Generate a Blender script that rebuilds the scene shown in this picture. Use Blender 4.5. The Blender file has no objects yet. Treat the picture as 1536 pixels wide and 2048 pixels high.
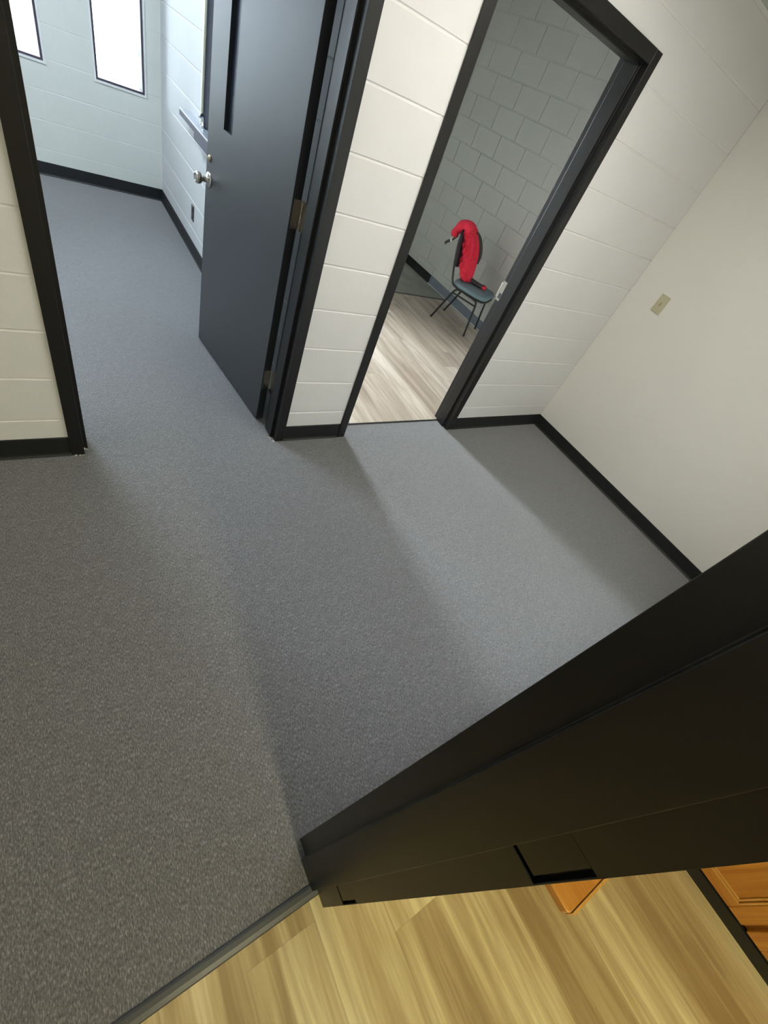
import bpy, bmesh, math, random
from mathutils import Vector, Matrix
random.seed(7)
S = bpy.context.scene
COL = S.collection
PI = math.pi

# ------------------------------------------------------------------ materials
def newmat(name):
    m = bpy.data.materials.new(name); m.use_nodes = True
    nt = m.node_tree
    b = nt.nodes['Principled BSDF']
    return m, nt, b

def N(nt, t, **kw):
    n = nt.nodes.new(t)
    for k, v in kw.items(): setattr(n, k, v)
    return n

def math_node(nt, op, a, b=None, c=None):
    n = nt.nodes.new('ShaderNodeMath'); n.operation = op
    for i, v in enumerate((a, b, c)):
        if v is None: continue
        if isinstance(v, (int, float)): n.inputs[i].default_value = v
        else: nt.links.new(v, n.inputs[i])
    return n.outputs[0]

def ramp(nt, fac, stops):
    r = nt.nodes.new('ShaderNodeValToRGB')
    el = r.color_ramp.elements
    while len(el) < len(stops): el.new(0.5)
    for e, (p, c) in zip(el, stops):
        e.position = p; e.color = (c[0], c[1], c[2], 1)
    nt.links.new(fac, r.inputs[0])
    return r.outputs[0]

def noise(nt, scale, detail=3, rough=.5, vec=None, dist=0.0):
    n = nt.nodes.new('ShaderNodeTexNoise')
    n.inputs['Scale'].default_value = scale; n.inputs['Detail'].default_value = detail
    n.inputs['Roughness'].default_value = rough; n.inputs['Distortion'].default_value = dist
    if vec is not None: nt.links.new(vec, n.inputs['Vector'])
    return n.outputs['Fac']

def coords(nt):
    return nt.nodes.new('ShaderNodeTexCoord').outputs['Object']

def mapping(nt, vec, scale=(1, 1, 1), rot=(0, 0, 0), loc=(0, 0, 0)):
    n = nt.nodes.new('ShaderNodeMapping')
    n.inputs['Scale'].default_value = scale; n.inputs['Rotation'].default_value = rot
    n.inputs['Location'].default_value = loc
    nt.links.new(vec, n.inputs['Vector'])
    return n.outputs[0]

def bump(nt, b, h, strength=.3, dist=.002):
    n = nt.nodes.new('ShaderNodeBump')
    n.inputs['Strength'].default_value = strength; n.inputs['Distance'].default_value = dist
    nt.links.new(h, n.inputs['Height']); nt.links.new(n.outputs[0], b.inputs['Normal'])

def paint(name, col, rough=.6, nscale=180, strength=.15, dist=.001, metal=0.0, var=.04, coat=0.0):
    m, nt, b = newmat(name)
    v = coords(nt)
    f = noise(nt, 2.3, 3, .6, v)
    c2 = [max(0, c * (1 - var)) for c in col]
    nt.links.new(ramp(nt, f, [(.35, c2), (.65, col)]), b.inputs['Base Color'])
    b.inputs['Roughness'].default_value = rough; b.inputs['Metallic'].default_value = metal
    b.inputs['Coat Weight'].default_value = coat; b.inputs['Coat Roughness'].default_value = .38
    bump(nt, b, noise(nt, nscale, 3, .6, v), strength, dist)
    return m

def block_paint(name, col, axis, rough=.55, joint=.25, phase=.19, vscale=1.0):
    """painted concrete block: fine pitted skin; head joints in running bond, bed joints are modelled"""
    m, nt, b = newmat(name)
    v = coords(nt)
    f = noise(nt, 1.7, 4, .6, v)
    nt.links.new(ramp(nt, f, [(.3, [c * .955 for c in col]), (.7, col)]), b.inputs['Base Color'])
    b.inputs['Roughness'].default_value = rough
    sep = N(nt, 'ShaderNodeSeparateXYZ'); nt.links.new(v, sep.inputs[0])
    u = sep.outputs[axis]; z = sep.outputs[2]
    row = math_node(nt, 'FLOOR', math_node(nt, 'DIVIDE', math_node(nt, 'SUBTRACT', z, .2008), .2032))
    par = math_node(nt, 'MODULO', math_node(nt, 'ADD', row, 20.0), 2.0)
    uu = math_node(nt, 'ADD', math_node(nt, 'DIVIDE', math_node(nt, 'ADD', u, phase), .4064), math_node(nt, 'MULTIPLY', par, .5))
    fr = math_node(nt, 'FRACT', math_node(nt, 'ADD', uu, 50.0))
    d = math_node(nt, 'ABSOLUTE', math_node(nt, 'SUBTRACT', fr, .5))
    g = math_node(nt, 'GREATER_THAN', math_node(nt, 'MULTIPLY', d, -1.0), -.012)
    mr = N(nt, 'ShaderNodeMapRange'); mr.interpolation_type = 'SMOOTHSTEP'
    mr.inputs['From Min'].default_value = .004; mr.inputs['From Max'].default_value = .02
    nt.links.new(d, mr.inputs['Value'])
    h = math_node(nt, 'ADD', math_node(nt, 'MULTIPLY', mr.outputs[0], joint), math_node(nt, 'MULTIPLY', noise(nt, 130, 4, .65, v), .16))
    h = math_node(nt, 'ADD', h, math_node(nt, 'MULTIPLY', noise(nt, 9, 3, .6, v), .3))
    bump(nt, b, h, .55, .004)
    return m

def carpet_mat(name, lo, hi, warm=(1, 1, 1)):
    m, nt, b = newmat(name)
    v = coords(nt)
    st = mapping(nt, v, scale=(300, 95, 1))
    a = noise(nt, 1.0, 2, .6, st)
    bb = noise(nt, 480, 2, .6, v)
    big = noise(nt, 1.3, 3, .5, v)
    tile = noise(nt, 26, 3, .65, mapping(nt, v, scale=(1.6, .8, 1)))
    f = math_node(nt, 'ADD', math_node(nt, 'MULTIPLY', a, .62), math_node(nt, 'MULTIPLY', bb, .20))
    f = math_node(nt, 'ADD', f, math_node(nt, 'MULTIPLY', tile, .13))
    f = math_node(nt, 'ADD', f, math_node(nt, 'MULTIPLY', big, .05))
    mid = [(x + y) / 2.75 for x, y in zip(lo, hi)]
    nt.links.new(ramp(nt, f, [(.36, lo), (.52, mid), (.68, hi)]), b.inputs['Base Color'])
    b.inputs['Roughness'].default_value = .95
    b.inputs['Specular IOR Level'].default_value = .15
    b.inputs['Sheen Weight'].default_value = .6; b.inputs['Sheen Roughness'].default_value = .45
    bump(nt, b, math_node(nt, 'ADD', a, bb), .7, .004)
    return m

def plank_mat(name, c_lo, c_mid, c_hi, phase=.14, pw=.2, pl=1.22, rough=.35):
    m, nt, b = newmat(name)
    v = coords(nt)
    sep = N(nt, 'ShaderNodeSeparateXYZ'); nt.links.new(v, sep.inputs[0])
    x, y = sep.outputs[0], sep.outputs[1]
    xs = math_node(nt, 'DIVIDE', math_node(nt, 'SUBTRACT', x, phase), pw)
    ix = math_node(nt, 'FLOOR', xs); fx = math_node(nt, 'SUBTRACT', xs, ix)
    wn = N(nt, 'ShaderNodeTexWhiteNoise'); wn.noise_dimensions = '1D'; nt.links.new(ix, wn.inputs['W'])
    ys = math_node(nt, 'ADD', math_node(nt, 'DIVIDE', y, pl), math_node(nt, 'MULTIPLY', wn.outputs['Value'], 3.7))
    iy = math_node(nt, 'FLOOR', ys); fy = math_node(nt, 'SUBTRACT', ys, iy)
    cid = N(nt, 'ShaderNodeCombineXYZ'); nt.links.new(ix, cid.inputs[0]); nt.links.new(iy, cid.inputs[1])
    wn2 = N(nt, 'ShaderNodeTexWhiteNoise'); wn2.noise_dimensions = '3D'; nt.links.new(cid.outputs[0], wn2.inputs['Vector'])
    tone = wn2.outputs['Value']
    # grain coordinates: stretched along y, shifted per plank
    gv = N(nt, 'ShaderNodeCombineXYZ')
    nt.links.new(math_node(nt, 'MULTIPLY', x, 16.0), gv.inputs[0])
    nt.links.new(math_node(nt, 'MULTIPLY', y, 1.1), gv.inputs[1])
    nt.links.new(math_node(nt, 'MULTIPLY', tone, 31.0), gv.inputs[2])
    g1 = noise(nt, 1.0, 4, .55, gv.outputs[0], .6)
    gv2 = N(nt, 'ShaderNodeCombineXYZ')
    nt.links.new(math_node(nt, 'MULTIPLY', x, 120.0), gv2.inputs[0])
    nt.links.new(math_node(nt, 'MULTIPLY', y, 5.0), gv2.inputs[1])
    nt.links.new(math_node(nt, 'MULTIPLY', tone, 17.0), gv2.inputs[2])
    g2 = noise(nt, 1.0, 3, .6, gv2.outputs[0])
    f = math_node(nt, 'ADD', math_node(nt, 'MULTIPLY', g1, .72), math_node(nt, 'MULTIPLY', g2, .18))
    f = math_node(nt, 'ADD', f, math_node(nt, 'MULTIPLY', math_node(nt, 'SUBTRACT', tone, .5), .2))
    col = ramp(nt, f, [(.30, c_lo), (.47, c_mid), (.63, c_hi)])
    ex = math_node(nt, 'MINIMUM', fx, math_node(nt, 'SUBTRACT', 1.0, fx))
    ey = math_node(nt, 'MULTIPLY', math_node(nt, 'MINIMUM', fy, math_node(nt, 'SUBTRACT', 1.0, fy)), pl / pw)
    e = math_node(nt, 'MINIMUM', ex, ey)
    mr = N(nt, 'ShaderNodeMapRange'); mr.interpolation_type = 'SMOOTHSTEP'
    mr.inputs['From Min'].default_value = .001; mr.inputs['From Max'].default_value = .010
    mr.inputs['To Min'].default_value = .84
    nt.links.new(e, mr.inputs['Value'])
    mx = N(nt, 'ShaderNodeMixRGB'); mx.blend_type = 'MULTIPLY'; mx.inputs[0].default_value = 1
    nt.links.new(col, mx.inputs[1]); nt.links.new(mr.outputs[0], mx.inputs[2])
    nt.links.new(mx.outputs[0], b.inputs['Base Color'])
    b.inputs['Roughness'].default_value = rough
    bump(nt, b, math_node(nt, 'ADD', mr.outputs[0], math_node(nt, 'MULTIPLY', g2, .25)), .25, .001)
    return m

def oak_mat(name, lo, hi, axis=2):
    m, nt, b = newmat(name)
    v = coords(nt)
    sc = [22, 22, 22]; sc[axis] = 1.6
    g = noise(nt, 1.0, 5, .6, mapping(nt, v, scale=tuple(sc)), .8)
    sc2 = [190, 190, 190]; sc2[axis] = 6
    g2 = noise(nt, 1.0, 2, .5, mapping(nt, v, scale=tuple(sc2)))
    f = math_node(nt, 'ADD', math_node(nt, 'MULTIPLY', g, .75), math_node(nt, 'MULTIPLY', g2, .25))
    nt.links.new(ramp(nt, f, [(.36, lo), (.64, hi)]), b.inputs['Base Color'])
    b.inputs['Roughness'].default_value = .35
    bump(nt, b, g2, .12, .001)
    return m

def metal(name, col, rough=.3):
    m = paint(name, col, rough, 60, .05, .0005, 1.0, .12)
    return m

def emitter(name, col, s):
    m, nt, b = newmat(name)
    b.inputs['Base Color'].default_value = (.8, .8, .8, 1)
    b.inputs['Emission Color'].default_value = (*col, 1); b.inputs['Emission Strength'].default_value = s
    return m

def glass_mat(name, tint=(1, 1, 1), gl=.08):
    m, nt, b = newmat(name); nt.nodes.remove(b)
    t = N(nt, 'ShaderNodeBsdfTransparent'); t.inputs[0].default_value = (*tint, 1)
    g = N(nt, 'ShaderNodeBsdfGlossy'); g.inputs['Roughness'].default_value = .03
    fr = N(nt, 'ShaderNodeFresnel'); fr.inputs[0].default_value = 1.45
    mx = N(nt, 'ShaderNodeMixShader'); nt.links.new(fr.outputs[0], mx.inputs[0])
    nt.links.new(t.outputs[0], mx.inputs[1]); nt.links.new(g.outputs[0], mx.inputs[2])
    nt.links.new(mx.outputs[0], nt.nodes['Material Output'].inputs[0])
    return m

WHITE = (.80, .795, .775)
M = dict(
    block_x=block_paint('white_block_paint', WHITE, 0, joint=.0),
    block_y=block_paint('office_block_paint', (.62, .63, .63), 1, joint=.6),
    drywall=paint('drywall_paint', (.76, .745, .69), .55, 220, .08, .0006, var=.015),
    grey_block=block_paint('grey_block_paint', (.70, .71, .67), 1, joint=.9, phase=.05),
    grey_block_x=block_paint('grey_block_paint_back', (.70, .71, .67), 0, joint=.9),
    ceiling=paint('ceiling_paint', (.62, .62, .55), .9, 60, .4, .002),
    black=paint('black_semi_gloss_paint', (.0085, .0085, .0085), .40, 90, .10, .0008, var=.2),
    leaf=paint('black_door_paint', (.026, .029, .032), .42, 70, .07, .0008, var=.12, coat=.6),
    rubber=paint('black_cove_base_rubber', (.010, .011, .012), .5, 40, .05, .0005),
    slate=paint('slate_cove_base_paint', (.20, .235, .28), .5, 40, .05, .0005),
    strip=paint('grey_rubber_strip', (.055, .06, .066), .35, 60, .08, .0005, var=.15),
    caulk=paint('caulk', (.55, .53, .48), .7, 40, .2),
    carpet=carpet_mat('grey_fleck_carpet', (.082, .082, .085), (.375, .375, .388)),
    grey_floor=paint('grey_carpet_tile', (.36, .37, .33), .9, 200, .5, .003, var=.2),
    plank=plank_mat('taupe_vinyl_plank', (.33, .265, .205), (.53, .45, .365), (.74, .67, .575)),
    kplank=plank_mat('lamplit_vinyl_plank', (.34, .245, .115), (.56, .45, .245), (.82, .74, .46), phase=.14),  # yellow of the kitchen lamp put into these plank colours
    nickel=metal('satin_nickel', (.56, .53, .47), .28),
    steel=metal('brushed_steel', (.42, .40, .36), .35),
    brass=metal('worn_brass', (.45, .36, .24), .35),
    chrome=metal('chrome', (.75, .76, .78), .12),
    ivory=paint('ivory_plastic', (.50, .46, .31), .35, 30, .03, .0003, var=.02),
    ivory_d=paint('ivory_plastic_toggle', (.42, .38, .25), .35, 30, .03, .0003, var=.02),
    darkplate=paint('brown_plastic', (.04, .035, .04), .35, 30, .03, .0003, var=.02),
    darkglass=paint('dark_tinted_glass', (.018, .023, .038), .22, 2, 0, .0001, var=.1),
    whitetrim=paint('white_gloss_trim', (.80, .81, .80), .35, 30, .03, .0003, var=.02),
    cream=paint('cream_trim', (.82, .80, .62), .4, 30, .03, .0003, var=.02),
    bronze=paint('dark_bronze_window_frame', (.075, .06, .085), .35, 40, .05, .0005),
    laminate=paint('grey_laminate', (.33, .36, .42), .25, 60, .03, .0003),
    laminate_shadow=paint('shadow_laminate', (.10, .09, .13), .4, 60, .03, .0003),  # dark tone painting the shadow under the service ledge
    glass=glass_mat('window_glass'),
    tinted=glass_mat('dimmed_window_glass', (.28, .29, .30)),  # tint added to hold office daylight below the far room's
    oak=oak_mat('honey_oak', (.42, .165, .025), (.62, .29, .055), 2),
    oak_h=oak_mat('honey_oak_rail', (.42, .165, .025), (.62, .29, .055), 1),
    oak_l=oak_mat('light_honey_oak_moulding', (.58, .30, .07), (.74, .43, .12), 1),
    tube=paint('black_powder_coat', (.014, .014, .016), .35, 120, .1, .0005),
    vinyl=paint('teal_grey_vinyl', (.17, .245, .27), .5, 150, .25, .0008, var=.15),
    pad=paint('charcoal_vinyl', (.05, .05, .055), .5, 150, .25, .0008, var=.15),
    red=paint('red_knit', (.80, .022, .06), .85, 260, .35, .0012, var=.12),
    greycloth=paint('charcoal_brown_cloth', (.075, .065, .058), .9, 220, .35, .0012, var=.2),
    fill_n=emitter('corridor_fill', (1.0, .97, .90), 10.5),
    diffuser_k=emitter('kitchen_diffuser', (1.0, .915, .56), 108.0),
    fill_o=emitter('office_fill', (.76, .88, 1.0), 38.0),
    fixture=paint('white_enamel', (.8, .8, .8), .4, 30, .02, .0003),
    outside=paint('outdoor_ground', (.35, .36, .33), .9, 5, .3),
)

# ------------------------------------------------------------------ mesh helpers
def link(name, bm, mat, parent=None, smooth=False, bevel=0, seg=2, subsurf=0):
    me = bpy.data.meshes.new(name)
    bmesh.ops.recalc_face_normals(bm, faces=bm.faces)
    if smooth:
        for f in bm.faces: f.smooth = True
    bm.to_mesh(me); bm.free()
    o = bpy.data.objects.new(name, me); COL.objects.link(o)
    mats = mat if isinstance(mat, (list, tuple)) else [mat]
    for mm in mats: me.materials.append(mm)
    if parent is not None: o.parent = parent
    if bevel:
        b = o.modifiers.new('bevel', 'BEVEL'); b.width = bevel; b.segments = seg; b.limit_method = 'ANGLE'; b.angle_limit = math.radians(40)
    if subsurf:
        s = o.modifiers.new('sub', 'SUBSURF'); s.levels = subsurf; s.render_levels = subsurf
    return o

def box(bm, x0, x1, y0, y1, z0, z1, mat=Matrix(), mi=0):
    vs = [bm.verts.new(mat @ Vector(p)) for p in ((x0, y0, z0), (x1, y0, z0), (x1, y1, z0), (x0, y1, z0), (x0, y0, z1), (x1, y0, z1), (x1, y1, z1), (x0, y1, z1))]
    for q in ((0, 3, 2, 1), (4, 5, 6, 7), (0, 1, 5, 4), (1, 2, 6, 5), (2, 3, 7, 6), (3, 0, 4, 7)):
        f = bm.faces.new([vs[i] for i in q]); f.material_index = mi
    return vs

def prism(bm, pts, a0, a1, place):
    """extrude the closed 2D outline pts from a0 to a1; place(u, v, a) gives the 3D point"""
    A = [bm.verts.new(place(u, v, a0)) for u, v in pts]
    B = [bm.verts.new(place(u, v, a1)) for u, v in pts]
    n = len(pts)
    bm.faces.new(A); bm.faces.new(B[::-1])
    for i in range(n):
        j = (i + 1) % n
        bm.faces.new((A[i], B[i], B[j], A[j]))

def tube(bm, pts, r, seg=10, closed=False):
    pts = [Vector(p) for p in pts]; n = len(pts); rings = []
    up = None
    for i, p in enumerate(pts):
        a = pts[i - 1] if (i or closed) else p
        b = pts[(i + 1) % n] if (i < n - 1 or closed) else p
        t = (b - a).normalized()
        if up is None:
            up = Vector((0, 0, 1)) if abs(t.z) < .9 else Vector((1, 0, 0))
        s = t.cross(up).normalized(); up = s.cross(t).normalized()
        rr = r(i / (n - 1)) if callable(r) else r
        rings.append([bm.verts.new(p + (s * math.cos(2 * PI * k / seg) + up * math.sin(2 * PI * k / seg)) * rr) for k in range(seg)])
    m = n if closed else n - 1
    for i in range(m):
        A, B = rings[i], rings[(i + 1) % n]
        for k in range(seg):
            bm.faces.new((A[k], A[(k + 1) % seg], B[(k + 1) % seg], B[k]))
    if not closed:
        bm.faces.new(rings[0][::-1]); bm.faces.new(rings[-1])

def lathe(bm, prof, mat=Matrix(), seg=28):
    """prof: (radius, height) pairs about local z"""
    rings = []
    for r, h in prof:
        rings.append([bm.verts.new(mat @ Vector((r * math.cos(2 * PI * k / seg), r * math.sin(2 * PI * k / seg), h))) for k in range(seg)])
    for A, B in zip(rings, rings[1:]):
        for k in range(seg):
            bm.faces.new((A[k], A[(k + 1) % seg], B[(k + 1) % seg], B[k]))
    bm.faces.new(rings[0][::-1]); bm.faces.new(rings[-1])

def smooth_path(ctrl, n=8):
    """Catmull-Rom through the control points"""
    c = [Vector(p) for p in ctrl]; c = [c[0] * 2 - c[1]] + c + [c[-1] * 2 - c[-2]]
    out = []
    for i in range(1, len(c) - 2):
        for k in range(n):
            t = k / n
            out.append(.5 * ((2 * c[i]) + (c[i + 1] - c[i - 1]) * t + (2 * c[i - 1] - 5 * c[i] + 4 * c[i + 1] - c[i + 2]) * t * t + (3 * c[i] - c[i - 1] - 3 * c[i + 1] + c[i + 2]) * t ** 3))
    out.append(c[-2])
    return out

def empty(name, loc=(0, 0, 0), rz=0):
    o = bpy.data.objects.new(name, None); COL.objects.link(o)
    o.location = loc; o.rotation_euler = (0, 0, rz); o.empty_display_size = .1
    return o
def struct(o): o['kind'] = 'structure'; return o
def tag(o, label, cat, group=None):
    o['label'] = label; o['category'] = cat
    if group: o['group'] = group
    return o

# ------------------------------------------------------------------ plan (metres); camera stands over the origin
D = 1.850           # front block wall, corridor face
DB = 2.000          # its back face
XR = 3.450          # right drywall
YB = 5.575          # far wall of both rooms beyond
XL = 1.096          # office right wall
XD = 1.30           # partition, storeroom side
XG = 4.12           # grey block wall of the far room
ZC = 2.45           # ceiling
ZF = 3.0            # ceiling of the rooms beyond
CO = .2032          # block course
Z0 = .2008
GR = [Z0 + CO * k for k in range(-1, 15)]

def grooved(z0, z1, depth, hw):
    """(offset, z) profile of a block face with concave bed joints"""
    out = [(0, z0)]
    for g in GR:
        if z0 + .01 < g < z1 - .01:
            out += [(0, g - hw), (depth * .75, g - hw * .55), (depth, g), (depth * .75, g + hw * .55), (0, g + hw)]
    out.append((0, z1))
    return out

def block_piece(bm, u0, u1, z0, z1, axis, face, back, depth=.0035, hw=.0055):
    """wall slab between u0 and u1 whose grooved face lies at `face`, plain back at `back`"""
    s = 1 if back > face else -1
    pts = [(face + s * o, z) for o, z in grooved(z0, z1, depth, hw)] + [(back, z1), (back, z0)]
    if axis == 'x': prism(bm, pts, u0, u1, lambda f, z, a: Vector((a, f, z)))
    else: prism(bm, pts, u0, u1, lambda f, z, a: Vector((f, a, z)))

# ---- frames' outer edges
L0, L1 = -.036, 1.004      # left doorway in the front wall, outer edges of its frame
R0, R1 = 1.375, 2.392      # right doorway
HZ = 2.132                 # top of the frames
FW = .051                  # width of the frame face
FY = 1.838                 # front of the frames (proud of the wall)
FD = .172                  # depth of the frames

# ---- floors
bm = bmesh.new(); box(bm, -2.6, XR + .1, -.118, 2.0 - .04, -.05, 0); box(bm, -2.6, XL + .1, 1.96, YB + .1, -.05, 0)
struct(link('floor', bm, M['carpet']))
bm = bmesh.new(); box(bm, XD - .05, XG + .1, 1.96, 4.245, -.05, 0)
struct(link('floor_far_room', bm, M['plank']))
bm = bmesh.new(); box(bm, XD - .05, XG + .1, 4.245, YB + .1, -.05, .001)
struct(link('floor_far_corner', bm, M['grey_floor']))
bm = bmesh.new(); box(bm, -2.6, 3.0, -4.2, -.118, -.05, 0)
struct(link('floor_kitchen', bm, M['kplank']))
M['kitchen_dim'] = paint('kitchen_dim_paint', (.34, .31, .25), .6, 200, .08, .0006, var=.02)  # unseen walls toned down so the near jamb reflects less light
# ---- ceilings
bm = bmesh.new(); box(bm, -2.7, XR + .12, -4.3, D, ZC, ZC + .08); struct(link('ceiling', bm, M['ceiling']))
bm = bmesh.new(); box(bm, -2.7, XL + .1, D, YB + .2, ZF, ZF + .08); struct(link('ceiling_office', bm, M['ceiling']))
M['dark_ceiling'] = paint('dark_ceiling_bounce_cut', (.05, .05, .045), .9, 60, .4, .002)  # unseen ceiling darkened so less light bounces onto the grey wall's top
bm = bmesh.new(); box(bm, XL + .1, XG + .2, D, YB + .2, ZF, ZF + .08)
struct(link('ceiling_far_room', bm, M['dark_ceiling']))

# ---- front wall with its two doorways
bm = bmesh.new()
for u0, u1 in ((-2.6, L0 + .02), (L1 - .02, R0 + .02), (R1 - .02, XR + .0)):
    block_piece(bm, u0, u1, 0, ZF, 'x', D, DB)
for u0, u1 in ((L0 + .02, L1 - .02), (R0 + .02, R1 - .02)):
    block_piece(bm, u0, u1, HZ - .02, ZF, 'x', D, DB)
struct(link('wall_front', bm, M['block_x']))
# ---- right wall (smooth drywall)
bm = bmesh.new(); box(bm, XR, XR + .12, -.16, D + .15, 0, ZC)
struct(link('wall_right', bm, M['drywall']))
bm = bmesh.new(); tube(bm, [(XR - .0005, D - .0005, z) for z in (.1, ZC)], .0016, 6)
struct(link('trim_9', bm, M['caulk']))
# ---- corridor's left end
CW = (.30, 1.60, .95, 2.15)       # added fill window at the corridor end
bm = bmesh.new()
for a, b, c, d in ((-.157, CW[0], 0, ZF), (CW[1], YB + .1, 0, ZF), (CW[0], CW[1], 0, CW[2]), (CW[0], CW[1], CW[3], ZF)): box(bm, -2.72, -2.6, a, b, c, d)
struct(link('wall_left', bm, M['drywall']))
# ---- near wall (the one the camera's doorway is in)
NX1 = .422; NX0 = -.60
bm = bmesh.new()
box(bm, NX1 - .02, XR + .12, -.157, -.007, 0, ZC); box(bm, -2.6, NX0 + .02, -.157, -.007, 0, ZC)
box(bm, NX0 + .02, NX1 - .02, -.157, -.007, HZ - .02, ZC)
struct(link('wall_near', bm, M['drywall']))
# ---- kitchen walls
bm = bmesh.new(); box(bm, -2.6, 3.0, -4.3, -4.2, 0, ZC)
struct(link('wall_kitchen_back', bm, M['kitchen_dim']))
bm = bmesh.new(); box(bm, -2.0, -1.9, -4.2, -.157, 0, ZC)
struct(link('wall_kitchen_left', bm, M['kitchen_dim']))
bm = bmesh.new(); box(bm, 2.32, 2.42, -4.2, -.157, 0, ZC)
struct(link('wall_kitchen_right', bm, M['kitchen_dim']))

# ---- office (beyond the left doorway)
WINS = [(.60, .965), (-.125, .245), (-.85, -.48), (-1.575, -1.205)]
FWINS = [(1.42, 1.94)]
WZ0, WZ1 = .79, 2.12
def far_wall(name, x0, x1, wins, mat, dp=.0035):
    bm = bmesh.new(); xs = x0
    for a, b in sorted(wins):
        block_piece(bm, xs, a, 0, ZF, 'x', YB, YB + .2, dp)
        block_piece(bm, a, b, 0, WZ0, 'x', YB, YB + .2, dp)
        block_piece(bm, a, b, WZ1, ZF, 'x', YB, YB + .2, dp)
        xs = b
    block_piece(bm, xs, x1, 0, ZF, 'x', YB, YB + .2, dp)
    return struct(link(name, bm, mat))
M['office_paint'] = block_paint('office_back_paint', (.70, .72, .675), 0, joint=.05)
far_wall('wall_office_back', -2.6, XL, WINS, M['office_paint'], .0012)
far_wall('wall_far_room_back', XL, XG, FWINS, M['grey_block_x'])
# office right wall, with the service window opening in it
SW0, SW1, SWZ0, SWZ1 = 2.95, 4.20, .955, 2.05
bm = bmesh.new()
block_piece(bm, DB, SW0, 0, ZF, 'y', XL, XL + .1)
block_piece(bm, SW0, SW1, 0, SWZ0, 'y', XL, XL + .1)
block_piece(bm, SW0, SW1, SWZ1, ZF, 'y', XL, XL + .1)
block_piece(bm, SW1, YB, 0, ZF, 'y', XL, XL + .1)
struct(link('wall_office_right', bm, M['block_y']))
bm = bmesh.new(); box(bm, XL + .1, XD, DB, YB, 0, ZF)
struct(link('wall_far_room_left', bm, M['grey_block']))
bm = bmesh.new(); box(bm, XG + .007, XG + .15, DB - .1, YB + .1, 0, ZF)
row = 0; z = Z0 - CO
while z < ZF:
    y = YB - (.2032 if row % 2 else 0) - .07
    edges = [YB]
    while y > DB: edges.append(y); y -= 2 * CO
    edges.append(DB)
    za, zb = max(z, 0) + .0045, min(z + CO, ZF) - .0045
    for b_, a_ in zip(edges, edges[1:]):
        if b_ - a_ > .03 and zb > za: box(bm, XG, XG + .008, a_ + .0045, b_ - .0045, za, zb)
    z += CO; row += 1
struct(link('wall_far_room_right', bm, M['grey_block_x'], bevel=.003, seg=2))
bm = bmesh.new(); box(bm, XR, XG, DB - .15, DB, 0, ZF)
struct(link('wall_far_room_front', bm, M['grey_block_x']))

# ---- windows
def window(name, a, b, pane):
    w = struct(empty(name, ((a + b) / 2, YB, WZ0)))
    hw = (b - a) / 2; h = WZ1 - WZ0
    bm = bmesh.new(); t = .014; p = .008
    for x0, x1, z0, z1 in ((-hw - t, hw + t, -t, 0), (-hw - t, hw + t, h, h + t), (-hw - t, -hw, 0, h), (hw, hw + t, 0, h)):
        box(bm, x0, x1, -p, .0, z0, z1)
    link('window_trim', bm, M['whitetrim'], w)
    bm = bmesh.new(); t = .016
    for x0, x1, z0, z1 in ((-hw, hw, 0, t), (-hw, hw, h - t, h), (-hw, -hw + t, t, h - t), (hw - t, hw, t, h - t)):
        box(bm, x0, x1, .006, .15, z0, z1)
    link('window_frame', bm, M['bronze'], w, bevel=.002)
    bm = bmesh.new(); box(bm, -hw + t, hw - t, .125, .131, t, h - t)
    link('pane', bm, pane, w)
    return w
n = 1
for a, b in WINS + FWINS:
    window('window_%d' % n, a, b, M['glass'] if (a, b) in FWINS else M['tinted']); n += 1
# daylight enters through the panes
def portal(a, b):
    L = bpy.data.lights.new('daylight_portal', 'AREA'); L.shape = 'RECTANGLE'; L.size = b - a; L.size_y = WZ1 - WZ0
    L.cycles.is_portal = True
    o = bpy.data.objects.new('daylight_portal', L); COL.objects.link(o)
    o.location = ((a + b) / 2, YB + .19, (WZ0 + WZ1) / 2); o.rotation_euler = (-PI / 2, 0, 0)
for a, b in WINS + FWINS: portal(a, b)

w = struct(empty('window_7', (-2.6, .95, CW[2])))  # added unseen window; its daylight fills the right wall
bm = bmesh.new()
for a, b, c, d in ((-.65, .65, 0, .04), (-.65, .65, 1.16, 1.2), (-.65, -.61, .04, 1.16), (.61, .65, .04, 1.16)): box(bm, -.08, -.02, a, b, c, d)
link('window_frame', bm, M['bronze'], w)
M['fill_glass'] = glass_mat('fill_window_glass', (.17, .16, .14))
bm = bmesh.new(); box(bm, -.055, -.049, -.61, .61, .04, 1.16); link('pane', bm, M['fill_glass'], w)
L = bpy.data.lights.new('daylight_portal', 'AREA'); L.shape = 'RECTANGLE'; L.size = 1.2; L.size_y = 1.3; L.cycles.is_portal = True
o = bpy.data.objects.new('daylight_portal', L); COL.objects.link(o); o.location = (-2.71, .95, 1.55); o.rotation_euler = (0, -PI / 2, 0)

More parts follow.
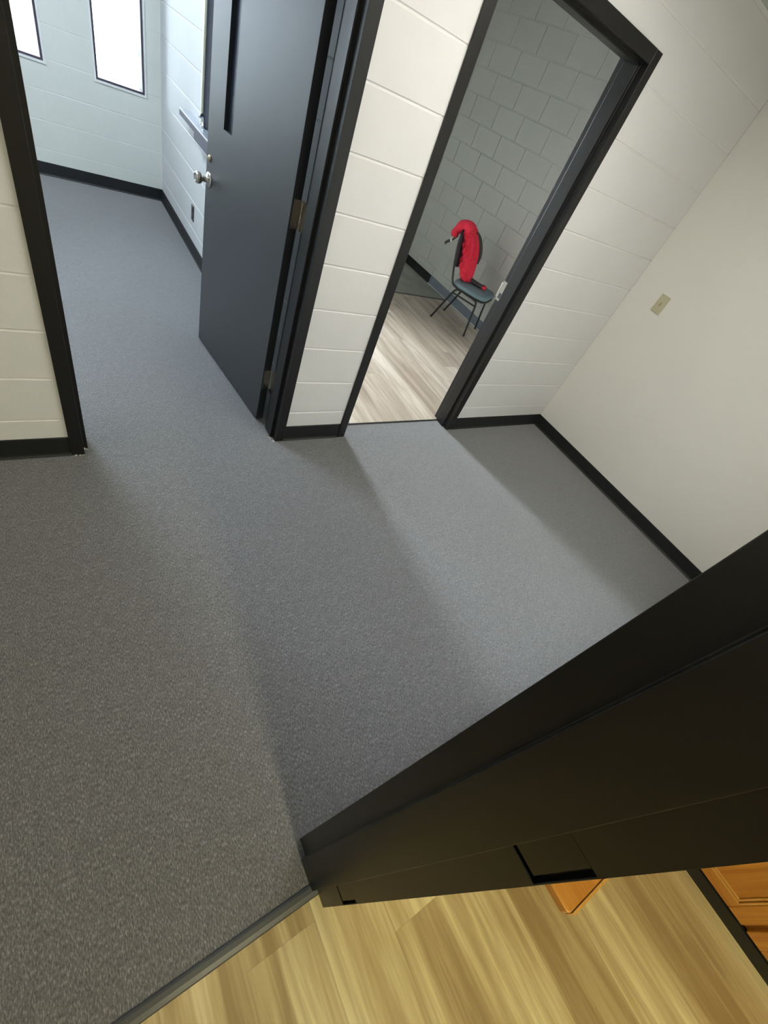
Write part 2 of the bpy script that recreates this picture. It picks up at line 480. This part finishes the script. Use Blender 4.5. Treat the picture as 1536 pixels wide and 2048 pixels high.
# ---- service window in the office wall, with its ledge
M['dark_interior'] = paint('dark_interior_panel', (.012, .016, .030), .8, 30, .05, .0005)
w = struct(empty('window_6', (XL, (SW0 + SW1) / 2, SWZ0)))
hy = (SW1 - SW0) / 2; h = SWZ1 - SWZ0
bm = bmesh.new()
box(bm, -.014, .0, hy - .003, hy + .020, -.0, h + .03); box(bm, -.022, .0, -hy - .025, -hy + .005, 0, h + .03); box(bm, -.022, 0, -hy, hy, h, h + .03)
link('casing', bm, M['cream'], w, bevel=.002)
bm = bmesh.new(); box(bm, .004, .02, -hy, hy, .0, h); link('dark_infill', bm, M['dark_interior'], w)  # matte dark panel standing in for the unlit room behind the opening
bm = bmesh.new(); box(bm, -.075, .035, -hy - .1, hy + .35, -.022, 0); link('ledge', bm, M['laminate'], w, bevel=.003)
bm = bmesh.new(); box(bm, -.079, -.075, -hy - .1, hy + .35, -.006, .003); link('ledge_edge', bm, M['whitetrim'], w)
bm = bmesh.new(); box(bm, -.078, -.070, -hy - .1, hy + .35, -.040, -.006); link('shadow_strip', bm, M['laminate_shadow'], w)  # dark strip painting the shadow right below the nosing
bm = bmesh.new(); box(bm, -.072, -.001, -hy - .1, hy - .06, -.085, -.022); link('bracket', bm, M['laminate_shadow'], w, bevel=.002)  # dark box painting the thicker part of the shadow below the ledge
bm = bmesh.new()
tube(bm, smooth_path([(-.02, hy - .10, 0), (-.02, hy - .10, .05), (-.035, hy - .115, .075), (-.055, hy - .13, .06)], 6), .009, 12)
lathe(bm, [(.018, 0), (.018, .006), (.011, .012), (.011, .03)], Matrix.Translation((-.02, hy - .10, 0)), 20)
link('latch', bm, M['chrome'], w, smooth=True)

# ---- outlet on the office wall
o = tag(empty('wall_outlet', (XL, 4.385, .318)), 'dark brown outlet plate low on the white block wall beside the open door', 'outlet')
bm = bmesh.new(); box(bm, -.006, 0, -.036, .036, -.058, .058); link('cover_plate', bm, M['darkplate'], o, bevel=.003)
for s in (-1, 1):
    bm = bmesh.new(); lathe(bm, [(.016, 0), (.016, .003), (.014, .004)], Matrix.Translation((-.006, 0, s * .025)) @ Matrix.Rotation(-PI / 2, 4, 'Y'), 20)
    link('receptacle', bm, M['pad'], o)

# ---- cove base
def base(name, segs, mat, h=.1016, toe=True):
    """segs: (x0,y0,x1,y1,nx,ny) runs along the wall with the normal pointing into the room"""
    bm = bmesh.new()
    prof = [(0, 0), (.014 if toe else .006, 0), (.013 if toe else .006, .003), (.008 if toe else .006, .008), (.0055, .016), (.005, h - .003), (.0035, h), (0, h)]
    for x0, y0, x1, y1, nx, ny in segs:
        d = Vector((x1 - x0, y1 - y0, 0)); L = d.length; d.normalize(); nn = Vector((nx, ny, 0))
        prism(bm, prof, 0, L, lambda u, v, a: Vector((x0, y0, 0)) + d * a + nn * u + Vector((0, 0, v)))
    return struct(link(name, bm, mat))
base('baseboard_front', [(-2.6, D, L0, D, 0, -1), (L1, D, R0, D, 0, -1), (R1, D, XR, D, 0, -1)], M['rubber'])
base('baseboard_right', [(XR, D, XR, 0, -1, 0)], M['rubber'])
base('baseboard_near', [(XR, -.007, NX1, -.007, 0, 1)], M['rubber'])
base('baseboard_office', [(-2.6, YB, XL, YB, 0, -1), (XL, YB, XL, DB, -1, 0)], M['rubber'])
base('baseboard_far_room', [(XG, YB, XG, 4.7, -1, 0), (XD, YB, XG, YB, 0, -1), (XD, YB, XD, DB, 1, 0)], M['rubber'])
base('baseboard_far_right', [(XG, 4.7, XG, DB, -1, 0)], M['slate'])
bm = bmesh.new(); tube(bm, [(XG - .016, 4.7, .003), (XG - .016, DB, .003)], .005, 6); struct(link('trim_8', bm, M['whitetrim']))

# ---- threshold strips
bm = bmesh.new()
prism(bm, [(-.142, 0), (-.139, .0035), (-.128, .0075), (-.116, .0085), (-.110, .006), (-.108, 0)], NX0 + .04, NX1 - .045, lambda u, v, a: Vector((a, u, v)))
struct(link('trim_1', bm, M['strip']))
bm = bmesh.new()
prism(bm, [(1.952, 0), (1.954, .003), (1.966, .003), (1.968, 0)], R0 + .04, R1 - .04, lambda u, v, a: Vector((a, u, v)))
struct(link('trim_2', bm, M['rubber']))
bm = bmesh.new()
prism(bm, [(4.235, 0), (4.238, .004), (4.252, .004), (4.256, 0)], XD, XG, lambda u, v, a: Vector((a, u, v)))
struct(link('trim_3', bm, M['rubber']))

# ---- hollow-metal door frames (double rabbet)
RB = .044; ST = .016
def frame_profile(r=0.0):
    """(u, v): u = distance outwards from the opening-side edge of the face, v = depth"""
    depth = FD
    rear = [(r, depth - RB), (r, depth)]
    return [(FW, 0), (0, 0), (0, RB), (-ST, RB), (-ST, depth - RB)] + rear + [(FW, depth), (FW, depth - .012), (FW - .02, depth - .012), (FW - .02, .012), (FW, .012)]

def door_frame(parent, x0, x1, yf, sy, pockets=(), z1=HZ):
    """x0/x1 outer edges, yf front face, sy = +1 when depth runs to +y; the pockets are on the x1 jamb"""
    bm = bmesh.new()
    P = frame_profile()
    prism(bm, P, 0, z1 - .0005, lambda u, v, a: Vector((x0 + FW - u, yf + sy * v, a)))
    rec = .014 if pockets else 0
    prism(bm, frame_profile(r=rec), 0, z1 - .0005, lambda u, v, a: Vector((x1 - FW + u, yf + sy * v, a)))
    if pockets:       # the rabbet is flush except where hinges are let in
        cuts = [0]
        for a, b in pockets: cuts += [a, b]
        cuts.append(z1 - .001)
        for i in range(0, len(cuts), 2):
            box(bm, x1 - FW, x1 - FW + rec + .001, *sorted((yf + sy * (FD - RB - .001), yf + sy * (FD - .0001))), cuts[i], cuts[i + 1])
        box(bm, x1 - FW, x1 - FW + rec + .001, *sorted((yf + sy * (FD - .0028), yf + sy * (FD - .0001))), .01, z1 - .1)
    prism(bm, P, x0 + FW + .0, x1 - FW - .0, lambda u, v, a: Vector((a, yf + sy * v, z1 - FW + u)))
    # corner squares of the head
    return link('door_frame', bm, M['black'], parent, bevel=.0028, seg=3)

# left doorway with its open leaf
d1 = struct(empty('door_1', (0, 0, 0)))
HINGES = [(1.066, 1.180), (.230, .344), (1.82, 1.934)]
door_frame(d1, L0, L1, FY, 1, [(a - .003, b + .003) for a, b in sorted(HINGES)])
pin = Vector((L1 - FW - .001, FY + FD + .031, 0))
ang = math.radians(96.9)
e = Vector((math.cos(ang), math.sin(ang), 0)); nl = Vector((-math.sin(ang), math.cos(ang), 0))   # nl points to the visible side
LM = Matrix(((e.x, nl.x, 0, pin.x), (e.y, nl.y, 0, pin.y), (0, 0, 1, 0), (0, 0, 0, 1)))
LW, LH, T = .904, 2.055, .0445
s0, s1, q0, q1 = .628, .724, 1.212, 1.88
a0 = .006; f0, f1 = .004, .004 + T
bm = bmesh.new()
# the leaf as a ring of stiles and rails around the vision slot, one closed mesh
xs = [a0, s0, s1, a0 + LW]; zs = [.012, q0, q1, LH]
V = {}
for k, fy in enumerate((f0, f1)):
    for i, x in enumerate(xs):
        for j, z in enumerate(zs): V[i, j, k] = bm.verts.new(LM @ Vector((x, fy, z)))
for k in (0, 1):
    for i in range(3):
        for j in range(3):
            if (i, j) != (1, 1): bm.faces.new((V[i, j, k], V[i + 1, j, k], V[i + 1, j + 1, k], V[i, j + 1, k]))
for i in range(3):
    for j in (0, 3): bm.faces.new((V[i, j, 0], V[i + 1, j, 0], V[i + 1, j, 1], V[i, j, 1]))
    for j in (0, 3): bm.faces.new((V[j, i, 0], V[j, i + 1, 0], V[j, i + 1, 1], V[j, i, 1]))
for (p, q) in (((1, 1), (2, 1)), ((2, 1), (2, 2)), ((2, 2), (1, 2)), ((1, 2), (1, 1))):
    bm.faces.new((V[p[0], p[1], 0], V[q[0], q[1], 0], V[q[0], q[1], 1], V[p[0], p[1], 1]))
leaf = link('door_leaf', bm, M['leaf'], d1, bevel=.0015)
bm = bmesh.new(); box(bm, s0, s1, f0 + .018, f0 + .026, q0, q1, LM); link('vision_panel', bm, M['darkglass'], leaf)
# knobs
KM = LM @ Matrix.Translation((.866, f1, .955)) @ Matrix.Rotation(-PI / 2, 4, 'X')
knob_prof = [(.036, 0), (.036, .003), (.031, .008), (.019, .011), (.0135, .016), (.0125, .036), (.017, .041), (.0245, .046), (.0275, .055), (.0275, .063), (.024, .071), (.018, .075), (.016, .0735), (.008, .073), (.001, .074)]
bm = bmesh.new(); lathe(bm, knob_prof, KM, 32)
link('door_knob', bm, M['nickel'], leaf, smooth=True)
KB = LM @ Matrix.Translation((.866, f0, .955)) @ Matrix.Rotation(PI / 2, 4, 'X')
bm = bmesh.new(); lathe(bm, knob_prof, KB, 32); link('door_knob', bm, M['nickel'], leaf, smooth=True)
bm = bmesh.new()
DM = LM @ Matrix.Translation((.868, f1, 1.05)) @ Matrix.Rotation(-PI / 2, 4, 'X')
lathe(bm, [(.0165, 0), (.0165, .003), (.012, .008), (.001, .0085)], DM, 24)
link('deadbolt', bm, M['brass'], leaf, smooth=True)
bm = bmesh.new(); box(bm, a0 + LW - .0005, a0 + LW + .0012, f0 + .009, f1 - .009, .9, 1.01, LM); link('latch_plate', bm, M['steel'], leaf)
for z0_, z1_ in HINGES:
    bm = bmesh.new()
    box(bm, a0 - .0025, a0 - .0002, .003, .041, z0_, z1_, LM)
    # knuckle
    hm = Matrix.Translation((pin.x, pin.y - .004, z0_))
    for k in range(5):
        hh = (z1_ - z0_) / 5
        lathe(bm, [(.0065, k * hh + .0006), (.0065, (k + 1) * hh - .0006)], hm, 14)
    # leaf let into the jamb
    box(bm, L1 - FW + .0, L1 - FW + .003, FY + FD - RB + .004, pin.y - .004, z0_, z1_)
    # screw heads on the door-side leaf
    for k, (uu, zz) in enumerate(((.014, .02), (.030, .04), (.014, .074), (.030, .096))):
        lathe(bm, [(.004, 0), (.003, .0012)], LM @ Matrix.Translation((a0 - .0025, uu, z0_ + zz)) @ Matrix.Rotation(-PI / 2, 4, 'Y'), 10)
    hg = link('hinge', bm, M['steel'], d1)
# chips of bare putty at the jamb feet
bm = bmesh.new()
for x, y, sx, sy_ in ((L0 + FW - .02, FY - .001, .02, .003), (L0 + FW + .006, FY + .04, .006, .012), (L1 - FW - .008, FY + .005, .008, .008), (L1 - FW - .02, FY + .03, .006, .01)):
    for k in range(5):
        r = .003 + random.random() * .002
        bmesh.ops.create_icosphere(bm, subdivisions=1, radius=r, matrix=Matrix.Translation((x + random.uniform(-sx, sx), y + random.uniform(-sy_, sy_), .001)))
link('putty_chips', bm, M['caulk'], d1)

# right doorway: frame and strike plate (its leaf is folded back out of sight)
d2 = struct(empty('door_2', (0, 0, 0)))
door_frame(d2, R0, R1, FY, 1)
bm = bmesh.new()
xs_ = R1 - FW
box(bm, xs_ - .0018, xs_ + .001, FY + FD - RB + .004, FY + FD - .002, .94, 1.055)
prism(bm, [(xs_ - .0018, FY + FD - .003), (xs_ + .001, FY + FD - .003), (xs_ + .012, FY + FD + .016), (xs_ + .009, FY + FD + .018)], .955, 1.04, lambda u, v, a: Vector((u, v, a)))
sp = link('strike_plate', bm, M['nickel'], d2)
bm = bmesh.new(); box(bm, xs_ - .0024, xs_ - .0016, FY + FD - RB + .012, FY + FD - .012, .955, .985); link('latch_hole', bm, M['pad'], sp)
# camera's own doorway: frame only, hinge pockets blanked off
d3 = struct(empty('door_3', (0, 0, 0)))
bm = bmesh.new()
PK = [(.220, .336), (1.081, 1.197)]
NY = .008; FD = .184; RB = .050
NFX1 = .371 + FW
door_frame(d3, NX0, NFX1, NY, -1, PK)
for a, b in PK:
    bm = bmesh.new()
    box(bm, NFX1 - FW + .0003, NFX1 - FW + .0145, NY - FD + .0105, NY - FD + RB - .0005, a + .009, b - .0003)
    link('hinge_plate', bm, M['black'], d3)

# ---- wall plate
o = tag(empty('light_switch', (XR, 1.592, 1.247), 0), 'small beige switch plate alone on the smooth right wall', 'light switch')
bm = bmesh.new(); box(bm, -.006, 0, -.036, .036, -.058, .058); link('cover_plate', bm, M['ivory'], o, bevel=.003)
bm = bmesh.new(); box(bm, -.014, -.006, -.005, .005, -.012, .010); link('toggle', bm, M['ivory_d'], o, bevel=.001)

# ------------------------------------------------------------------ chair
ch = tag(empty('stacking_chair', (3.78, 3.65, 0), math.radians(210)), 'black tube-frame stacking chair with teal grey seat against the grey block wall', 'chair')
def side(s):
    bm = bmesh.new()
    tube(bm, smooth_path([(s * .200, -.220, .0), (s * .197, -.155, .18), (s * .193, -.095, .345), (s * .190, -.045, .383), (s * .190, .05, .380), (s * .190, .145, .372), (s * .193, .187, .345), (s * .197, .205, .18), (s * .2, .222, 0)], 7), .0105, 12)
    link('leg_frame', bm, M['tube'], ch, smooth=True)
    bm = bmesh.new(); tube(bm, [(s * .193, -.098, .330), (s * .194, .190, .322)], .008, 10)
    link('stretcher', bm, M['tube'], ch, smooth=True)
    for y in (-.220, .222):
        bm = bmesh.new(); lathe(bm, [(.0125, .0), (.0135, .004), (.0125, .02)], Matrix.Translation((s * .2, y, 0)), 14)
        link('foot_cap', bm, M['pad'], ch, smooth=True)
side(1); side(-1)
bm = bmesh.new()
tube(bm, smooth_path([(-.185, -.03, .392), (-.2, -.11, .398), (-.212, -.15, .44), (-.215, -.185, .53), (-.215, -.225, .66), (-.205, -.255, .78), (-.16, -.272, .855), (-.08, -.28, .875), (0, -.282, .88), (.08, -.28, .875), (.16, -.272, .855), (.205, -.255, .78), (.215, -.225, .66), (.215, -.185, .53), (.212, -.15, .44), (.2, -.11, .398), (.185, -.03, .392)], 6), .0105, 12)
link('back_frame', bm, M['tube'], ch, smooth=True)
def cushion(w, d, h, crown=.018, n=14, m=14):
    """rounded-square pad, centre at origin, thickness h, crowned top"""
    bm = bmesh.new(); rows = []
    def sq(t):  # superellipse outline
        c, s = math.cos(t), math.sin(t); p = .42
        return math.copysign(abs(c) ** p, c) * w / 2, math.copysign(abs(s) ** p, s) * d / 2
    prof = [(0.0, 0), (.90, 0), (.97, .12), (1.0, .4), (.985, .72), (.93, .92), (.8, 1.02), (.5, 1.12), (0.0, 1.18)]
    K = 48
    for r, hh in prof:
        if r == 0: rows.append([bm.verts.new((0, 0, hh * h))]); continue
        rows.append([bm.verts.new((sq(2 * PI * k / K)[0] * r, sq(2 * PI * k / K)[1] * r, hh * h)) for k in range(K)])
    for A, B in zip(rows, rows[1:]):
        for k in range(K):
            j = (k + 1) % K
            if len(A) == 1: bm.faces.new((A[0], B[k], B[j]))
            elif len(B) == 1: bm.faces.new((A[k], A[j], B[0]))
            else: bm.faces.new((A[k], A[j], B[j], B[k]))
    return bm
bm = cushion(.445, .415, .052)
bmesh.ops.transform(bm, matrix=Matrix.Translation((0, .058, .394)) @ Matrix.Rotation(math.radians(-1.5), 4, 'X'), verts=bm.verts)
link('seat', bm, M['vinyl'], ch, smooth=True)
bm = bmesh.new(); tube(bm, smooth_path([(-.19, -.03, .388), (-.2, .15, .385), (-.16, .24, .383), (0, .262, .382), (.16, .24, .383), (.2, .15, .385), (.19, -.03, .388)], 6), .009, 10)
link('seat_rim', bm, M['tube'], ch, smooth=True)
bm = cushion(.395, .33, .022)
bmesh.ops.transform(bm, matrix=Matrix.Translation((0, -.236, .70)) @ Matrix.Rotation(math.radians(-76), 4, 'X') @ Matrix.Translation((0, 0, -.010)), verts=bm.verts)
link('backrest', bm, M['pad'], ch, smooth=True)

# ------------------------------------------------------------------ red jacket bundled over the backrest
jk = tag(empty('red_jacket', (3.78, 3.65, .43), math.radians(210)), 'crumpled red jacket with dark sleeve draped over the chair back and seat', 'jacket')
JO = Vector((0, 0, .43))
def loft(bm, rows, K=44, fold=.010, nf=5, tw=2.0, sharp=0):
    R = []
    for i, (z, cx, cy, rx, ry) in enumerate(rows):
        ring = []
        for k in range(K):
            t = 2 * PI * k / K
            rr = 1 + (fold / max(rx, .03)) * math.sin(nf * t + tw * i * .35) + .5 * (fold / max(rx, .03)) * math.sin((nf * 2 + 1) * t - tw * i * .6)
            ring.append(bm.verts.new(Vector((cx + rx * rr * math.cos(t), cy + ry * rr * math.sin(t), z)) - JO))
        R.append(ring)
    for A, B in zip(R, R[1:]):
        for k in range(K):
            bm.faces.new((A[k], A[(k + 1) % K], B[(k + 1) % K], B[k]))
    bm.faces.new(R[0][::-1]); bm.faces.new(R[-1])
def interp(keys, n=6):
    out = []
    for a, b in zip(keys, keys[1:]):
        for k in range(n):
            t = k / n; out.append(tuple(x + (y - x) * t for x, y in zip(a, b)))
    out.append(keys[-1]); return out
bm = bmesh.new()
# z, cx, cy, rx, ry : bundle hanging in front of the pad
loft(bm, interp([(.462, .045, -.062, .085, .050), (.50, .05, -.080, .105, .066), (.58, .055, -.112, .115, .076), (.66, .05, -.135, .115, .078), (.73, .045, -.163, .110, .072), (.79, .045, -.190, .105, .070), (.84, .05, -.220, .10, .072), (.885, .055, -.248, .088, .070), (.912, .06, -.262, .06, .05), (.925, .06, -.27, .025, .02)], 5), fold=.015, nf=5, tw=1.6)
# roll tipping over the top and behind
path = smooth_path([(.10, -.20, .885), (.10, -.275, .91), (.11, -.325, .875), (.125, -.350, .82), (.135, -.345, .775)], 8)
tube(bm, [Vector(p) - JO for p in path], lambda t: .06 - .026 * t + .005 * math.sin(t * 17), 20)
path = smooth_path([(-.02, -.20, .86), (-.02, -.27, .905), (-.01, -.315, .87), (.0, -.325, .80)], 8)
tube(bm, [Vector(p) - JO for p in path], lambda t: .042 - .016 * t + .004 * math.sin(t * 21), 20)
# twisted folds lying on the bundle
for pts, r in (([(-.035, -.19, .86), (-.03, -.115, .76), (.03, -.060, .66), (.09, -.045, .56), (.115, -.05, .49)], .021),
               ([(.10, -.17, .85), (.12, -.115, .74), (.14, -.095, .64), (.15, -.085, .54)], .020),
               ([(.02, -.17, .86), (.0, -.095, .75), (-.01, -.058, .65), (.0, -.040, .55), (.01, -.035, .48)], .017),
               ([(.06, -.18, .87), (.055, -.10, .77), (.085, -.065, .68)], .016)):
    tube(bm, [Vector(p) - JO for p in smooth_path(pts, 8)], lambda t, r=r: r * (1 + .18 * math.sin(9 * t)), 14)
jb = link('jacket_body', bm, M['red'], jk, smooth=True)
rm = jb.modifiers.new('remesh', 'REMESH'); rm.mode = 'VOXEL'; rm.voxel_size = .0045; rm.use_smooth_shade = True
sm = jb.modifiers.new('smooth', 'SMOOTH'); sm.iterations = 1; sm.factor = .5
# dark lining/side flap and the sleeve lying on the seat
def ribbon(path, w, t, wob=.004):
    bm = bmesh.new(); pts = smooth_path(path, 8); rings = []
    for i, p in enumerate(pts):
        a = pts[max(i - 1, 0)]; b = pts[min(i + 1, len(pts) - 1)]
        tg = (b - a).normalized(); sd = tg.cross(Vector((1, 0, 0)))
        if sd.length < .1: sd = Vector((0, 1, 0))
        sd.normalize(); wd = sd.cross(tg).normalized()
        f = i / (len(pts) - 1)
        ring = []
        for k in range(16):
            an = 2 * PI * k / 16
            ring.append(bm.verts.new(p - JO + wd * math.cos(an) * (w(f) if callable(w) else w) + sd * math.sin(an) * (t + wob * math.sin(5 * f + 3 * an))))
        rings.append(ring)
    for A, B in zip(rings, rings[1:]):
        for k in range(16): bm.faces.new((A[k], A[(k + 1) % 16], B[(k + 1) % 16], B[k]))
    bm.faces.new(rings[0][::-1]); bm.faces.new(rings[-1])
    return bm
o = link('lining', ribbon([(-.10, -.235, .875), (-.135, -.165, .83), (-.15, -.115, .76), (-.155, -.08, .68), (-.15, -.075, .61)], lambda f: .045 - .012 * f, .014), M['greycloth'], jk, smooth=True)
o['label'] = 'dark grey inner side of the jacket'
o = link('sleeve', ribbon([(.03, -.055, .487), (.02, .0, .480), (.01, .07, .477), (.0, .135, .476)], lambda f: .034 - .01 * f, .020), M['greycloth'], jk, smooth=True)
o['label'] = 'dark grey sleeve resting on the seat'
o2 = link('cuff', ribbon([(.0, .128, .476), (-.002, .15, .475), (-.003, .168, .474)], .026, .021), M['red'], o, smooth=True)
bm = bmesh.new()
tube(bm, [Vector(p) - JO for p in smooth_path([(.13, -.31, .80), (.14, -.335, .765), (.15, -.345, .745)], 6)], .010, 10)
tube(bm, [Vector(p) - JO for p in smooth_path([(.155, -.362, .735), (.16, -.385, .715), (.165, -.40, .69)], 6)], .013, 10)
link('strap', bm, M['greycloth'], jk, smooth=True)
bm = bmesh.new()
box(bm, -.014, .014, -.010, .010, -.018, .018, Matrix.Translation(Vector((.152, -.355, .745)) - JO) @ Matrix.Rotation(.5, 4, 'X'))
link('buckle', bm, M['whitetrim'], jk, bevel=.004)

# ------------------------------------------------------------------ kitchen cabinet
CX = 1.70
cab = tag(empty('base_cabinet', (CX, -1.0, 0)), 'honey oak base cabinet with panelled doors on a black plinth', 'cabinet')
bm = bmesh.new(); box(bm, .02, .60, -1.4, .80, .06, .86); link('carcass', bm, M['oak'], cab)
bm = bmesh.new(); box(bm, -.002, .02, -1.4, .80, 0, .058); box(bm, .02, .56, -1.38, .78, 0, .06); link('plinth', bm, M['rubber'], cab)
def ring(bm, y0, y1, z0, z1, w, xa, xb):
    """closed picture-frame ring of width w in the plane x = const"""
    V = []
    for x in (xa, xb):
        V.append([[bm.verts.new((x, p, q)) for p, q in ((y0 + i, z0 + i), (y1 - i, z0 + i), (y1 - i, z1 - i), (y0 + i, z1 - i))] for i in (0, w)])
    for k in range(4):
        j = (k + 1) % 4
        for (A, B) in ((V[0][0], V[0][1]), (V[1][0], V[1][1]), (V[0][0], V[1][0]), (V[0][1], V[1][1])):
            bm.faces.new((A[k], A[j], B[j], B[k]))
def cab_door(y0, y1, z0, z1):
    fw = .058; fz = .045
    bm = bmesh.new(); box(bm, .010, .0195, y0, y1, z0, z1); dr = link('door', bm, M['oak'], cab)
    for a, b in ((y0, y0 + fw), (y1 - fw, y1)):
        bm = bmesh.new(); box(bm, 0, .0095, a, b, z0, z1); link('stile', bm, M['oak'], dr, bevel=.003)
    for c, d in ((z0, z0 + fz), (z1 - fz, z1)):
        bm = bmesh.new(); box(bm, .0003, .0095, y0 + fw, y1 - fw, c, d); link('rail', bm, M['oak_h'], dr, bevel=.002)
    for k in range(2):
        bm = bmesh.new(); i = .011 * k
        ring(bm, y0 + fw + i, y1 - fw - i, z0 + fz + i, z1 - fz - i, .007, .002 + .003 * k, .0098); link('moulding', bm, M['oak_l'], dr, bevel=.0015)
    return dr
for y0, y1 in ((.015 + .0, .50), (-.475, -.005), (-.93, -.495), (-1.385, -.95), (.52, .79)): cab_door(y0, y1, .066, .80)
# countertop
bm = bmesh.new(); box(bm, -.03, .62, -1.42, .82, .86, .90); ct = link('worktop', bm, M['laminate'], cab, bevel=.004)

# wooden shelf corner behind the near jamb
sh = tag(empty('wooden_shelf', (.9, -.157, .75)), 'honey wooden shelf whose rounded corner shows behind the black door jamb', 'shelf')
bm = bmesh.new()
pts = [(-.290, 0), (-.287, -.172)]
for k in range(1, 6):
    a = PI + k / 6 * PI / 2; pts.append((-.277 + .010 * math.cos(a), -.174 + .010 * math.sin(a)))
pts += [(-.273, -.184), (-.15, -.188), (.35, -.188), (.35, 0)]
prism(bm, pts, -.022, 0, lambda u, v, a: Vector((u, v, a))); link('board', bm, M['oak_h'], sh, bevel=.002)
bm = bmesh.new(); prism(bm, [(-.279, -.1855), (-.15, -.1895), (.35, -.1895), (.35, -.1945), (-.15, -.1945), (-.274, -.1905)], -.021, .001, lambda u, v, a: Vector((u, v, a))); link('lit_edge', bm, M['oak_l'], sh)  # paler oak paints the lit front edge of the board
for x in (.0, .28):
    bm = bmesh.new(); prism(bm, [(0, -.022), (-.12, -.022), (0, -.16)], x - .01, x + .01, lambda u, v, a: Vector((a, u, v))); link('bracket', bm, M['oak'], sh)

# ------------------------------------------------------------------ ceiling lights
def troffer(x, y, w, l, mat, label, z=ZC):
    t = tag(empty('ceiling_light', (x, y, z)), label, 'ceiling light')
    bm = bmesh.new()
    for a, b, c, d in ((-w, w, -l, -l + .03), (-w, w, l - .03, l), (-w, -w + .03, -l + .03, l - .03), (w - .03, w, -l + .03, l - .03)): box(bm, a, b, c, d, -.06, 0)
    link('housing', bm, M['fixture'], t)
    bm = bmesh.new(); box(bm, -w + .03, w - .03, -l + .03, l - .03, -.05, -.04); link('diffuser', bm, mat, t)
    return t
troffer(1.55, .90, .60, .30, M['fill_n'], 'long white fill light added above the carpeted corridor')  # added out of view to brighten the corridor
troffer(.24, -1.75, .12, .36, M['diffuser_k'], 'warm white ceiling light over the plank kitchen floor')
troffer(-.4, 3.7, .30, .60, M['fill_o'], 'white fill light added above the office with the narrow windows', ZF)  # added out of view to brighten the office
# ------------------------------------------------------------------ daylight
w = bpy.data.worlds.new('sky'); S.world = w; w.use_nodes = True
bg = w.node_tree.nodes['Background']
bg.inputs[0].default_value = (.86, .94, 1.0, 1); bg.inputs[1].default_value = 140
bm = bmesh.new(); box(bm, -30, 30, YB + .5, 60, -.6, -.5)
struct(link('ground', bm, M['outside']))

# ------------------------------------------------------------------ camera
R = [(0.8159789944297232, -0.46960110475666905, 0.337124729233519), (-0.1571329158261146, -0.7413971084843092, -0.6524105872034024), (0.5563160319579519, 0.4793799431999855, -0.6787542579197112)]
cam = bpy.data.cameras.new('camera'); co = bpy.data.objects.new('camera', cam); COL.objects.link(co)
cam.sensor_fit = 'VERTICAL'; cam.sensor_height = 36; cam.lens = 36 * 855.5767 / 2048
cam.clip_start = .02
r, d, f = Vector(R[0]), Vector(R[1]), Vector(R[2])
co.matrix_world = Matrix(((r.x, -d.x, -f.x, 0), (r.y, -d.y, -f.y, 0), (r.z, -d.z, -f.z, 1.67508), (0, 0, 0, 1)))
S.camera = co
S.view_settings.view_transform = 'Standard'; S.view_settings.look = 'None'
S.view_settings.exposure = .30; S.view_settings.gamma = 1; S.view_settings.use_curve_mapping = False
S.cycles.use_denoising = True
S.cycles.max_bounces = 10; S.cycles.diffuse_bounces = 6; S.cycles.transparent_max_bounces = 8
S.cycles.sample_clamp_indirect = 8
